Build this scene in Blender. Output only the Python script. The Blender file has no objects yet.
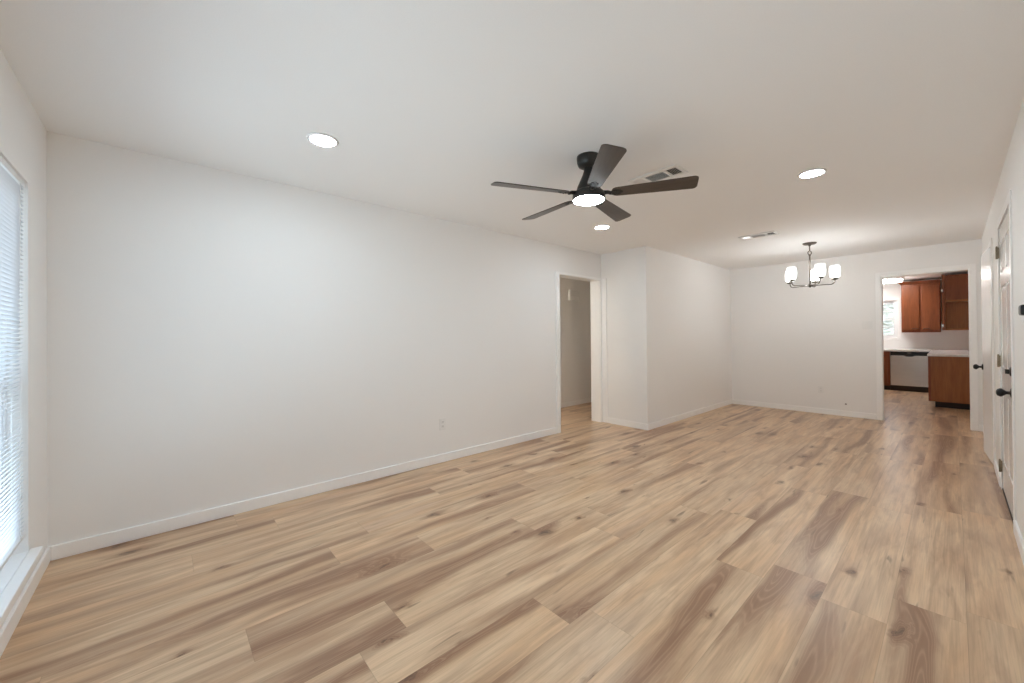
import bpy, bmesh, math, random
from mathutils import Vector, Matrix

# ------------------------------------------------------------------ camera, world, exposure
SC = bpy.context.scene
COL = SC.collection
random.seed(7)

THETA, ROLL, PITCH, FPX, V0, CAMZ = 0.845, -0.00835, 0.0055, 391.67, 335.11, 1.244
_F = Vector((-math.sin(THETA) * math.cos(PITCH), math.cos(THETA) * math.cos(PITCH), math.sin(PITCH)))
_R = Vector((math.cos(THETA), math.sin(THETA), 0))
_U = _R.cross(_F)
_R2 = _R * math.cos(ROLL) + _U * math.sin(ROLL)
_U2 = _U * math.cos(ROLL) - _R * math.sin(ROLL)
cam_data = bpy.data.cameras.new('camera')
cam = bpy.data.objects.new('camera', cam_data)
COL.objects.link(cam)
m = Matrix.Identity(4)
for i in range(3):
    m[i][0], m[i][1], m[i][2] = _R2[i], _U2[i], -_F[i]
m[2][3] = CAMZ
cam.matrix_world = m
cam_data.sensor_fit = 'HORIZONTAL'
cam_data.sensor_width = 36.0
cam_data.lens = FPX / 1024 * 36.0
cam_data.shift_y = -(341.5 - V0) / 1024
cam_data.clip_start = 0.02
cam_data.clip_end = 100
SC.camera = cam

SC.view_settings.view_transform = 'Standard'
SC.view_settings.look = 'None'
SC.view_settings.gamma = 1.0
SC.view_settings.use_curve_mapping = False
SC.view_settings.exposure = 0.08
SC.cycles.use_denoising = True
SC.cycles.max_bounces = 18
SC.cycles.diffuse_bounces = 14
SC.cycles.glossy_bounces = 5
SC.cycles.transmission_bounces = 8
SC.cycles.transparent_max_bounces = 16
SC.cycles.caustics_reflective = False
SC.cycles.caustics_refractive = False
SC.cycles.sample_clamp_indirect = 20.0

SKY = 5.4            # daylight outside the windows
CAN_W = 96.0         # recessed lights (emission strength)
FAN_W = 70.0
BULB_W = 10.0
SHADE_W = 47.0
KITCHEN_W = 20.0
HALL_W = 62.0

W = bpy.data.worlds.new('daylight')
SC.world = W
W.use_nodes = True
_bg = W.node_tree.nodes['Background']
_nt = W.node_tree
_tc = _nt.nodes.new('ShaderNodeTexCoord')
_sx = _nt.nodes.new('ShaderNodeSeparateXYZ')
_nt.links.new(_tc.outputs['Generated'], _sx.inputs[0])
_mr = _nt.nodes.new('ShaderNodeMapRange')
_mr.inputs['From Min'].default_value = -1.0
_nt.links.new(_sx.outputs[2], _mr.inputs['Value'])
_cr = _nt.nodes.new('ShaderNodeValToRGB')
_st = [(0.0, (0.90, 1.04, 1.15)), (0.485, (0.92, 1.06, 1.15)), (0.50, (0.50, 0.57, 0.54)), (0.54, (0.58, 0.69, 0.71)),
       (0.58, (0.72, 0.87, 1.04)), (1.0, (0.59, 0.79, 1.04))]
while len(_cr.color_ramp.elements) < len(_st):
    _cr.color_ramp.elements.new(0.5)
for _e, (_p, _c) in zip(_cr.color_ramp.elements, _st):
    _e.position, _e.color = _p, (*_c, 1)
_nt.links.new(_mr.outputs[0], _cr.inputs[0])
_nt.links.new(_cr.outputs[0], _bg.inputs[0])
_bg.inputs[1].default_value = SKY

# ------------------------------------------------------------------ room dimensions (metres)
H = 2.44
XL, XR = -3.411, 0.249           # left and right wall faces
YW, YF = -0.498, 7.748           # window wall and far wall faces
YB, XB = 4.774, -2.694           # bump-out: face toward the window, face toward the right
XH = -4.58                       # far wall of the hall
KY = 12.65                       # back wall of the kitchen
KXR, KXL = 0.34, -3.3            # kitchen side walls
WT = 0.14


# ------------------------------------------------------------------ node helpers
def srgb(r, g, b):
    f = lambda c: (c / 255 / 12.92) if c / 255 <= 0.04045 else ((c / 255 + 0.055) / 1.055) ** 2.4
    return (f(r), f(g), f(b), 1)


class NT:
    def __init__(self, name):
        self.m = bpy.data.materials.new(name)
        self.m.use_nodes = True
        self.t = self.m.node_tree
        self.b = self.t.nodes['Principled BSDF']
        self.out = self.t.nodes['Material Output']

    def n(self, typ, **kw):
        nd = self.t.nodes.new(typ)
        for k, v in kw.items():
            setattr(nd, k, v)
        return nd

    def l(self, a, b):
        self.t.links.new(a, b)

    def setin(self, nd, key, v):
        if hasattr(v, 'links') or isinstance(v, bpy.types.NodeSocket):
            self.l(v, nd.inputs[key])
        else:
            nd.inputs[key].default_value = v

    def math(self, op, a, b=0.0, c=0.0, clamp=False):
        nd = self.n('ShaderNodeMath', operation=op, use_clamp=clamp)
        self.setin(nd, 0, a)
        self.setin(nd, 1, b)
        if len(nd.inputs) > 2:
            self.setin(nd, 2, c)
        return nd.outputs[0]

    def mix(self, f, a, b, blend='MIX'):
        nd = self.n('ShaderNodeMix', data_type='RGBA', blend_type=blend)
        self.setin(nd, 0, f)
        self.setin(nd, 6, a)
        self.setin(nd, 7, b)
        return nd.outputs[2]

    def ramp(self, f, stops, interp='LINEAR'):
        nd = self.n('ShaderNodeValToRGB')
        cr = nd.color_ramp
        cr.interpolation = interp
        while len(cr.elements) < len(stops):
            cr.elements.new(0.5)
        for e, (p, c) in zip(cr.elements, stops):
            e.position = p
            e.color = c if len(c) == 4 else (*c, 1)
        self.l(f, nd.inputs[0])
        return nd.outputs[0]

    def noise(self, vec, scale=5.0, detail=2.0, rough=0.5, dist=0.0):
        nd = self.n('ShaderNodeTexNoise')
        nd.inputs['Scale'].default_value = scale
        nd.inputs['Detail'].default_value = detail
        nd.inputs['Roughness'].default_value = rough
        nd.inputs['Distortion'].default_value = dist
        if vec is not None:
            self.l(vec, nd.inputs['Vector'])
        return nd.outputs[0]

    def comb(self, x, y, z=0.0):
        nd = self.n('ShaderNodeCombineXYZ')
        self.setin(nd, 0, x)
        self.setin(nd, 1, y)
        self.setin(nd, 2, z)
        return nd.outputs[0]

    def bump(self, h, strength=0.1, dist=0.01):
        nd = self.n('ShaderNodeBump')
        nd.inputs['Strength'].default_value = strength
        nd.inputs['Distance'].default_value = dist
        self.l(h, nd.inputs['Height'])
        self.l(nd.outputs[0], self.b.inputs['Normal'])


def plain(name, rgb, rough=0.5, metal=0.0, tex=60.0, amount=0.04, bump=0.0, spec=0.5, scale3=(1, 1, 1)):
    """A procedural surface: a colour with a little noise in tone, roughness and relief."""
    t = NT(name)
    tc = t.n('ShaderNodeTexCoord').outputs['Object']
    mp = t.n('ShaderNodeMapping')
    mp.inputs['Scale'].default_value = scale3
    t.l(tc, mp.inputs[0])
    nz = t.noise(mp.outputs[0], tex, 3)
    lo = tuple(c * (1 - amount) for c in rgb[:3]) + (1,)
    hi = tuple(min(1, c * (1 + amount)) for c in rgb[:3]) + (1,)
    t.l(t.ramp(nz, [(0.3, lo), (0.7, hi)]), t.b.inputs['Base Color'])
    t.b.inputs['Roughness'].default_value = rough
    t.b.inputs['Metallic'].default_value = metal
    t.b.inputs['Specular IOR Level'].default_value = spec
    if bump:
        t.bump(nz, bump, 0.002)
    return t.m


def emit(name, rgb, strength):
    t = NT(name)
    t.b.inputs['Base Color'].default_value = (0.8, 0.8, 0.8, 1)
    t.b.inputs['Emission Color'].default_value = (*rgb[:3], 1)
    t.b.inputs['Emission Strength'].default_value = strength
    return t.m


def wood(name, light, dark, along, rough=0.4, fine=70.0):
    """Stained wood; grain runs along the given axis (0, 1 or 2) of the object."""
    t = NT(name)
    tc = t.n('ShaderNodeTexCoord').outputs['Object']
    mp = t.n('ShaderNodeMapping')
    sc = [1.0, 1.0, 1.0]
    sc[along] = 0.09
    mp.inputs['Scale'].default_value = sc
    t.l(tc, mp.inputs[0])
    n1 = t.noise(mp.outputs[0], 9, 4, 0.6, 0.8)
    n2 = t.noise(mp.outputs[0], fine, 3, 0.6)
    mix = t.math('ADD', t.math('MULTIPLY', n1, 0.65), t.math('MULTIPLY', n2, 0.35))
    t.l(t.ramp(mix, [(0.32, dark), (0.66, light)]), t.b.inputs['Base Color'])
    t.b.inputs['Roughness'].default_value = rough
    t.bump(n2, 0.05, 0.001)
    return t.m


def floor_material(w, length):
    t = NT('oak_plank_flooring')
    uv = t.n('ShaderNodeUVMap', uv_map='plank').outputs[0]
    rnd = t.n('ShaderNodeUVMap', uv_map='pick').outputs[0]
    s = t.n('ShaderNodeSeparateXYZ')
    t.l(uv, s.inputs[0])
    r = t.n('ShaderNodeSeparateXYZ')
    t.l(rnd, r.inputs[0])
    u, v = s.outputs[0], s.outputs[1]
    r1, r2 = r.outputs[0], r.outputs[1]
    uo = t.math('MULTIPLY_ADD', r1, 37.0, u)
    vo = t.math('MULTIPLY_ADD', r2, 53.0, v)
    z = t.math('MULTIPLY', r1, 11.0)
    vor = t.n('ShaderNodeTexVoronoi', voronoi_dimensions='2D')
    vor.inputs['Scale'].default_value = 1.0
    kn = t.noise(t.comb(t.math('MULTIPLY', uo, 26.0), t.math('MULTIPLY', vo, 12.0), z), 1.0, 3)
    kx = t.math('MULTIPLY_ADD', kn, 0.30, t.math('MULTIPLY', uo, 4.4))
    ky = t.math('MULTIPLY_ADD', kn, 0.18, t.math('MULTIPLY', vo, 1.7))
    t.l(t.comb(kx, ky, 0.0), vor.inputs['Vector'])
    cs = t.n('ShaderNodeSeparateColor')
    t.l(vor.outputs['Color'], cs.inputs[0])
    has = t.math('GREATER_THAN', cs.outputs[0], 0.60)
    size = t.math('MULTIPLY_ADD', t.math('POWER', cs.outputs[1], 2.0), 0.085, 0.022)
    rel = t.math('DIVIDE', vor.outputs['Distance'], size)
    swirl = t.math('MULTIPLY', has, t.ramp(t.math('MULTIPLY', rel, 0.22), [(0.0, (1, 1, 1)), (1.0, (0, 0, 0))], 'EASE'))
    # broad lengthwise bands of darker heartwood, following the growth field
    wob = t.noise(t.comb(t.math('MULTIPLY', uo, 2.2), t.math('MULTIPLY', vo, 1.3), z), 1.0, 2, 0.5)
    ub = t.math('MULTIPLY_ADD', wob, 0.9, t.math('MULTIPLY', uo, 8.0))
    band = t.noise(t.comb(ub, t.math('MULTIPLY', vo, 0.50), z), 1.0, 1.2, 0.45, 0.25)
    band = t.math('MULTIPLY_ADD', swirl, 0.11, band)
    dark = t.ramp(band, [(0.49, (0, 0, 0)), (0.565, (0.30, 0.30, 0.30)), (0.67, (1, 1, 1))])
    # slow tone drift
    drift = t.noise(t.comb(t.math('MULTIPLY', uo, 5.0), t.math('MULTIPLY', vo, 0.7), z), 1.0, 2, 0.5)
    base = t.ramp(drift, [(0.28, srgb(202, 167, 133)), (0.45, srgb(226, 198, 164)), (0.60, srgb(219, 184, 146)), (0.75, srgb(214, 184, 154))])
    tone = t.math('MULTIPLY_ADD', r2, 0.12, 0.94)
    base = t.mix(1.0, base, t.comb(tone, tone, tone), 'MULTIPLY')
    # mid-scale mottling
    mot = t.noise(t.comb(t.math('MULTIPLY', uo, 16.0), t.math('MULTIPLY', vo, 2.6), z), 1.0, 3, 0.55, 0.6)
    base = t.mix(t.math('MULTIPLY', t.ramp(mot, [(0.45, (0, 0, 0)), (0.70, (1, 1, 1))]), 0.50), base, srgb(174, 138, 110))
    # long soft streaks
    stk = t.noise(t.comb(t.math('MULTIPLY', uo, 42.0), t.math('MULTIPLY', vo, 1.5), z), 1.0, 2, 0.5, 0.5)
    base = t.mix(t.math('MULTIPLY', t.ramp(stk, [(0.48, (0, 0, 0)), (0.66, (1, 1, 1))]), 0.30), base, srgb(160, 124, 96))
    col = t.mix(t.math('MULTIPLY', dark, 0.80), base, srgb(138, 98, 74))
    # cathedral figure: contour lines of the same growth field, clearest in the heartwood
    rings = t.math('MULTIPLY_ADD', t.math('SINE', t.math('MULTIPLY', band, 230.0)), 0.5, 0.5)
    ringm = t.math('MULTIPLY', t.math('POWER', rings, 4.0), t.math('MULTIPLY_ADD', dark, 0.20, 0.05))
    col = t.mix(ringm, col, srgb(222, 188, 154))
    # fine pores
    pores = t.noise(t.comb(t.math('MULTIPLY', uo, 170.0), t.math('MULTIPLY', vo, 4.0), z), 1.0, 4, 0.65)
    porem = t.ramp(pores, [(0.38, (1, 1, 1)), (0.55, (0, 0, 0))])
    col = t.mix(t.math('MULTIPLY', porem, 0.16), col, srgb(128, 98, 74))
    # short dark mineral dashes
    mn = t.noise(t.comb(t.math('MULTIPLY', uo, 34.0), t.math('MULTIPLY', vo, 4.0), z), 1.0, 1, 0.5, 0.4)
    mnm = t.ramp(mn, [(0.72, (0, 0, 0)), (0.82, (1, 1, 1))])
    col = t.mix(t.math('MULTIPLY', mnm, 0.6), col, srgb(100, 76, 60))
    # knots: a dark eye inside a browner, drawn-out halo
    halo = t.math('MULTIPLY', has, t.ramp(t.math('MULTIPLY', rel, 0.4), [(0.30, (1, 1, 1)), (1.0, (0, 0, 0))]))
    eye = t.math('MULTIPLY', has, t.ramp(rel, [(0.25, (1, 1, 1)), (0.55, (0.35, 0.35, 0.35)), (0.70, (0.75, 0.75, 0.75)), (1.0, (0, 0, 0))]))
    col = t.mix(t.math('MULTIPLY', halo, 0.50), col, srgb(136, 98, 72))
    col = t.mix(t.math('MULTIPLY', eye, 0.72), col, srgb(86, 66, 52))
    # micro-bevelled seams between boards
    eu = t.math('MINIMUM', u, t.math('SUBTRACT', w, u))
    ev = t.math('MINIMUM', v, t.math('SUBTRACT', length, v))
    e = t.math('MINIMUM', eu, ev)
    seam = t.math('SUBTRACT', 1.0, t.math('DIVIDE', e, 0.0016, clamp=True), clamp=True)
    col = t.mix(t.math('MULTIPLY', seam, 0.34), col, srgb(96, 70, 52))
    t.l(col, t.b.inputs['Base Color'])
    t.l(t.math('MULTIPLY_ADD', pores, 0.16, 0.24), t.b.inputs['Roughness'])
    t.b.inputs['Specular IOR Level'].default_value = 0.5
    hgt = t.math('SUBTRACT', t.math('MULTIPLY', pores, 0.25), seam)
    t.bump(hgt, 0.10, 0.002)
    return t.m


def glass_material(name, tint=(0.96, 0.98, 0.98)):
    t = NT(name)
    lw = t.n('ShaderNodeLayerWeight')
    lw.inputs[0].default_value = 0.25
    tr = t.n('ShaderNodeBsdfTransparent')
    tr.inputs[0].default_value = (*tint, 1)
    gl = t.n('ShaderNodeBsdfGlossy')
    gl.inputs['Roughness'].default_value = 0.03
    mx = t.n('ShaderNodeMixShader')
    t.l(t.math('MULTIPLY_ADD', lw.outputs['Fresnel'], 0.6, 0.03), mx.inputs[0])
    t.l(tr.outputs[0], mx.inputs[1])
    t.l(gl.outputs[0], mx.inputs[2])
    t.l(mx.outputs[0], t.out.inputs[0])
    return t.m


def shade_glass_material():
    """Frosted, seeded lamp glass, lit from within: mostly glowing, a little clear."""
    t = NT('lit_frosted_lamp_glass')
    tc = t.n('ShaderNodeTexCoord').outputs['Object']
    nz = t.noise(tc, 90, 2)
    tr = t.n('ShaderNodeBsdfTransparent')
    em = t.n('ShaderNodeEmission')
    em.inputs[0].default_value = (0.975, 0.99, 0.98, 1)
    em.inputs[1].default_value = SHADE_W
    gl = t.n('ShaderNodeBsdfGlossy')
    gl.inputs['Roughness'].default_value = 0.15
    m1 = t.n('ShaderNodeMixShader')
    lw = t.n('ShaderNodeLayerWeight')
    lw.inputs[0].default_value = 0.5
    sz = t.n('ShaderNodeSeparateXYZ')
    t.l(tc, sz.inputs[0])
    top = t.n('ShaderNodeMapRange', interpolation_type='SMOOTHSTEP')
    top.inputs['From Min'].default_value = -0.395
    top.inputs['From Max'].default_value = -0.318
    top.inputs['To Min'].default_value = 1.0
    top.inputs['To Max'].default_value = 0.03
    t.l(sz.outputs[2], top.inputs['Value'])
    bot = t.n('ShaderNodeMapRange', interpolation_type='SMOOTHSTEP')
    bot.inputs['From Min'].default_value = -0.478
    bot.inputs['From Max'].default_value = -0.440
    bot.inputs['To Min'].default_value = 0.02
    bot.inputs['To Max'].default_value = 1.0
    t.l(sz.outputs[2], bot.inputs['Value'])
    ends = t.math('MULTIPLY', top.outputs[0], bot.outputs[0])
    body = t.math('MULTIPLY', t.math('POWER', t.math('SUBTRACT', 1.0, lw.outputs['Facing']), 2.6), ends)
    t.l(t.math('MULTIPLY', t.math('MULTIPLY_ADD', nz, 0.2, 0.80), body), m1.inputs[0])
    t.l(tr.outputs[0], m1.inputs[1])
    t.l(em.outputs[0], m1.inputs[2])
    m2 = t.n('ShaderNodeMixShader')
    m2.inputs[0].default_value = 0.08
    t.l(m1.outputs[0], m2.inputs[1])
    t.l(gl.outputs[0], m2.inputs[2])
    t.l(m2.outputs[0], t.out.inputs[0])
    return t.m


def slat_material():
    t = NT('white_blind_slats')
    tl = t.n('ShaderNodeBsdfTranslucent')
    tl.inputs[0].default_value = (0.9, 0.92, 0.95, 1)
    t.b.inputs['Base Color'].default_value = (0.70, 0.71, 0.73, 1)
    t.b.inputs['Roughness'].default_value = 0.4
    nz = t.noise(t.n('ShaderNodeTexCoord').outputs['Object'], 40, 2)
    mx = t.n('ShaderNodeMixShader')
    t.l(t.math('MULTIPLY_ADD', nz, 0.06, 0.08), mx.inputs[0])
    t.l(t.b.outputs[0], mx.inputs[1])
    t.l(tl.outputs[0], mx.inputs[2])
    t.l(mx.outputs[0], t.out.inputs[0])
    return t.m


PW, PL = 0.2285, 1.524
M = {
    'wall': plain('white_wall_paint', (0.87, 0.865, 0.855), 0.6, tex=260, amount=0.012, bump=0.05, spec=0.3),
    'ceiling': plain('white_ceiling_paint', (0.88, 0.885, 0.885), 0.8, tex=200, amount=0.015, bump=0.08, spec=0.2),
    'trim': plain('white_trim_paint', (0.92, 0.92, 0.915), 0.28, tex=30, amount=0.01),
    'door': plain('white_door_gloss_paint', (0.85, 0.85, 0.845), 0.16, tex=25, amount=0.012, bump=0.02),
    'closet_door': plain('white_door_satin_paint', (0.85, 0.85, 0.845), 0.27, tex=25, amount=0.012, bump=0.02),
    'floor': floor_material(PW, PL),
    'black': plain('matte_black_metal', (0.012, 0.012, 0.012), 0.35, 0.3, tex=120, amount=0.2),
    'fan': plain('dark_bronze_fan_metal', (0.035, 0.034, 0.032), 0.38, 0.55, tex=150, amount=0.15),
    'blade': wood('dark_espresso_blade', srgb(92, 82, 74), srgb(56, 48, 43), 0, 0.32, 110),
    'bronze': plain('brushed_bronze_metal', (0.11, 0.095, 0.08), 0.35, 0.85, tex=150, amount=0.15),
    'hinge': plain('aged_brass_hinge', (0.30, 0.25, 0.18), 0.35, 0.9, tex=200, amount=0.3),
    'glass': glass_material('window_glass'),
    'shade': shade_glass_material(),
    'slat': slat_material(),
    'vinyl': plain('white_vinyl_frame', (0.84, 0.85, 0.86), 0.35, tex=40, amount=0.01),
    'plastic': plain('white_wall_plate_plastic', (0.83, 0.83, 0.82), 0.35, tex=60, amount=0.01),
    'slot': plain('dark_slot', (0.05, 0.05, 0.05), 0.6, tex=60, amount=0.1),
    'vent': plain('white_register_enamel', (0.80, 0.80, 0.79), 0.35, tex=60, amount=0.01),
    'duct_shade': plain('painted_duct_shade', (0.05, 0.052, 0.05), 0.7, tex=60, amount=0.2),  # shade of the duct hollow, put into the colour
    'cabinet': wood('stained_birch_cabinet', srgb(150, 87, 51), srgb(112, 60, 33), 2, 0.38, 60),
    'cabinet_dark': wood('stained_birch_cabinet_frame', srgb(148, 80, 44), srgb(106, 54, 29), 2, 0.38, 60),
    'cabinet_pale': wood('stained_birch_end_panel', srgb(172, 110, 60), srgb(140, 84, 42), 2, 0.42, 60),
    'toe': plain('dark_toe_kick', (0.035, 0.022, 0.016), 0.6, tex=60, amount=0.2),
    'steel': plain('brushed_stainless_steel', (0.62, 0.61, 0.60), 0.26, 0.95, tex=160, amount=0.06, scale3=(0.03, 1, 1)),
    'control': plain('black_control_glass', (0.02, 0.02, 0.021), 0.2, tex=60, amount=0.2),
    'quartz': plain('white_quartz_counter', (0.80, 0.79, 0.78), 0.22, tex=35, amount=0.04),
    'backdrop_leaf': plain('backdrop_leaves', (0.37, 0.335, 0.275), 0.7, tex=10, amount=0.35),
    'can': emit('recessed_light_diffuser', (0.86, 1.0, 1.10), CAN_W),
    'fanlight': emit('fan_light_diffuser', (0.86, 1.0, 1.09), FAN_W),
    'bulb': emit('lit_bulb', (0.98, 0.99, 0.98), BULB_W),
    'kitchenlight': emit('kitchen_light_diffuser', (1.0, 0.97, 0.93), KITCHEN_W),
    'halllight': emit('hall_light_diffuser', (1.0, 0.93, 0.80), HALL_W),
}


# ------------------------------------------------------------------ mesh helpers
class MB:
    """Collects shapes in world coordinates into one mesh."""

    def __init__(self):
        self.bm = bmesh.new()

    def box(self, x0, x1, y0, y1, z0, z1, bevel=0.0, seg=2):
        b = bmesh.new()
        bmesh.ops.create_cube(b, size=1.0)
        for vtx in b.verts:
            vtx.co = Vector(((x0 + x1) / 2 + vtx.co.x * (x1 - x0), (y0 + y1) / 2 + vtx.co.y * (y1 - y0),
                             (z0 + z1) / 2 + vtx.co.z * (z1 - z0)))
        if bevel:
            bmesh.ops.bevel(b, geom=b.edges[:], offset=bevel, segments=seg, affect='EDGES', profile=0.6)
        self._merge(b)
        return self

    def obox(self, mat, sx, sy, sz, bevel=0.0):
        b = bmesh.new()
        bmesh.ops.create_cube(b, size=1.0)
        for vtx in b.verts:
            vtx.co = Vector((vtx.co.x * sx, vtx.co.y * sy, vtx.co.z * sz))
        if bevel:
            bmesh.ops.bevel(b, geom=b.edges[:], offset=bevel, segments=2, affect='EDGES', profile=0.6)
        for vtx in b.verts:
            vtx.co = mat @ vtx.co
        self._merge(b)
        return self

    def _merge(self, b):
        bmesh.ops.recalc_face_normals(b, faces=b.faces[:])
        me = bpy.data.meshes.new('tmp')
        b.to_mesh(me)
        b.free()
        self.bm.from_mesh(me)
        bpy.data.meshes.remove(me)

    def lathe(self, prof, centre, axis=(0, 0, 1), seg=40, closed=False):
        """prof: list of (radius, height along axis)."""
        a = Vector(axis).normalized()
        q = a.to_track_quat('Z', 'Y').to_matrix()
        c = Vector(centre)
        b = bmesh.new()
        rings = []
        for (r, h) in prof:
            if r < 1e-6:
                rings.append([b.verts.new(c + q @ Vector((0, 0, h)))])
            else:
                rings.append([b.verts.new(c + q @ Vector((r * math.cos(2 * math.pi * k / seg),
                                                          r * math.sin(2 * math.pi * k / seg), h))) for k in range(seg)])
        pairs = list(zip(rings[:-1], rings[1:]))
        if closed:
            pairs.append((rings[-1], rings[0]))
        for A, B in pairs:
            for k in range(seg):
                k2 = (k + 1) % seg
                if len(A) == 1 and len(B) == 1:
                    continue
                if len(A) == 1:
                    b.faces.new((A[0], B[k], B[k2]))
                elif len(B) == 1:
                    b.faces.new((A[k], B[0], A[k2]))
                else:
                    b.faces.new((A[k], B[k], B[k2], A[k2]))
        for f in b.faces:
            f.smooth = True
        self._merge(b)
        return self

    def tube(self, pts, r, seg=10):
        pts = [Vector(p) for p in pts]
        b = bmesh.new()
        rings = []
        up = Vector((0, 0, 1))
        for i, p in enumerate(pts):
            d = (pts[min(i + 1, len(pts) - 1)] - pts[max(i - 1, 0)]).normalized()
            s = d.cross(up)
            if s.length < 1e-3:
                s = d.cross(Vector((0, 1, 0)))
            s.normalize()
            t = s.cross(d).normalized()
            rr = r[i] if isinstance(r, (list, tuple)) else r
            rings.append([b.verts.new(p + (s * math.cos(2 * math.pi * k / seg) + t * math.sin(2 * math.pi * k / seg)) * rr)
                          for k in range(seg)])
            up = t
        for A, B in zip(rings[:-1], rings[1:]):
            for k in range(seg):
                b.faces.new((A[k], A[(k + 1) % seg], B[(k + 1) % seg], B[k]))
        b.faces.new(rings[0])
        b.faces.new(rings[-1])
        for f in b.faces:
            f.smooth = len(f.verts) == 4
        self._merge(b)
        return self

    def ring(self, centre, R, r, normal, seg=28):
        n = Vector(normal).normalized()
        q = n.to_track_quat('Z', 'Y').to_matrix()
        pr = [(R + r * math.cos(2 * math.pi * k / 10), r * math.sin(2 * math.pi * k / 10)) for k in range(10)]
        return self.lathe(pr, centre, n, seg, closed=True)

    def prism(self, outline, mat, thick, bevel=0.0):
        """outline (x, y) extruded from z = -thick/2 to thick/2, then moved by mat."""
        b = bmesh.new()
        lo = [b.verts.new((x, y, -thick / 2)) for x, y in outline]
        hi = [b.verts.new((x, y, thick / 2)) for x, y in outline]
        n = len(lo)
        b.faces.new(lo[::-1])
        b.faces.new(hi)
        for k in range(n):
            b.faces.new((lo[k], lo[(k + 1) % n], hi[(k + 1) % n], hi[k]))
        if bevel:
            bmesh.ops.bevel(b, geom=[e for e in b.edges if abs(e.verts[0].co.z - e.verts[1].co.z) < 1e-6],
                            offset=bevel, segments=2, affect='EDGES')
        for vtx in b.verts:
            vtx.co = mat @ vtx.co
        self._merge(b)
        return self

    def quadstrip(self, rows):
        """rows of points joined into a sheet."""
        vs = [[self.bm.verts.new(p) for p in row] for row in rows]
        for A, B in zip(vs[:-1], vs[1:]):
            for k in range(len(A) - 1):
                f = self.bm.faces.new((A[k], A[k + 1], B[k + 1], B[k]))
                f.smooth = True
        return self


def world_loc(o):
    p = Vector((0, 0, 0))
    while o is not None:
        p = p + o.location
        o = o.parent
    return p


def obj(name, mb, mat, parent=None, loc=None, **props):
    """Link the collected shapes as ONE mesh object."""
    base = Vector(loc) if loc is not None else Vector((0, 0, 0))
    off = base + (world_loc(parent) if parent is not None else Vector((0, 0, 0)))
    for vtx in mb.bm.verts:
        vtx.co -= off
    me = bpy.data.meshes.new(name)
    mb.bm.to_mesh(me)
    mb.bm.free()
    if mat is not None:
        me.materials.append(M[mat] if isinstance(mat, str) else mat)
    o = bpy.data.objects.new(name, me)
    COL.objects.link(o)
    o.location = base
    if parent is not None:
        o.parent = parent
    for k, v in props.items():
        o[k] = v
    return o


def thing(name, label, cat, loc, group=None):
    o = bpy.data.objects.new(name, None)
    COL.objects.link(o)
    o.empty_display_size = 0.05
    o.location = loc
    o['label'] = label
    o['category'] = cat
    if group:
        o['group'] = group
    return o


def copy_thing(src, loc, label):
    c = src.copy()
    COL.objects.link(c)
    c.location = loc
    c['label'] = label
    for ch in list(src.children):
        d = ch.copy()
        COL.objects.link(d)
        d.parent = c
        for g in list(ch.children):
            e = g.copy()
            COL.objects.link(e)
            e.parent = d
    return c


def struct(name, mb, mat, parent=None, **kw):
    o = obj(name, mb, mat, parent, **kw)
    if parent is None:
        o['kind'] = 'structure'
    return o


# ------------------------------------------------------------------ floor: boards laid along the room
def build_floor():
    known = {-1: 2.47, 0: 2.315, 1: 2.565, -4: 1.31, -7: 0.257, -9: 0.725, -6: 0.775, -8: 1.18}
    rg = random.Random(11)
    bm = bmesh.new()
    uvl = bm.loops.layers.uv.new('plank')
    rl = bm.loops.layers.uv.new('pick')
    x_min, x_max, y_min, y_max = -4.75, 0.95, -0.75, 12.8
    k0 = int(math.floor((x_min + 0.43) / PW))
    k1 = int(math.ceil((x_max + 0.43) / PW))
    for k in range(k0, k1):
        xa, xb = -0.43 + k * PW, -0.43 + (k + 1) * PW
        j = known.get(k, rg.random() * PL)
        y = j - PL * math.ceil((j - y_min) / PL)
        while y < y_max:
            ya, yb = max(y, y_min), min(y + PL, y_max)
            if yb - ya > 1e-4:
                vs = [bm.verts.new((px, py, 0)) for px, py in ((xa, ya), (xb, ya), (xb, yb), (xa, yb))]
                f = bm.faces.new(vs)
                a, b2 = rg.random(), rg.random()
                for lp in f.loops:
                    lp[uvl].uv = (lp.vert.co.x - xa, lp.vert.co.y - y)
                    lp[rl].uv = (a, b2)
            y += PL
    # body of the slab under the boards
    b = MB()
    b.box(x_min - 0.1, x_max + 0.1, y_min - 0.1, y_max + 0.1, -0.12, -0.004)
    me2 = bpy.data.meshes.new('tmp')
    b.bm.to_mesh(me2)
    b.bm.free()
    bm.from_mesh(me2)
    bpy.data.meshes.remove(me2)
    me = bpy.data.meshes.new('floor')
    bm.to_mesh(me)
    bm.free()
    me.materials.append(M['floor'])
    o = bpy.data.objects.new('floor', me)
    COL.objects.link(o)
    o['kind'] = 'structure'
    o['label'] = 'light oak plank floor with brown grain and knots'


build_floor()
struct('ceiling', MB().box(-4.9, 1.1, -0.9, 12.95, H, H + 0.15), 'ceiling')

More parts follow.
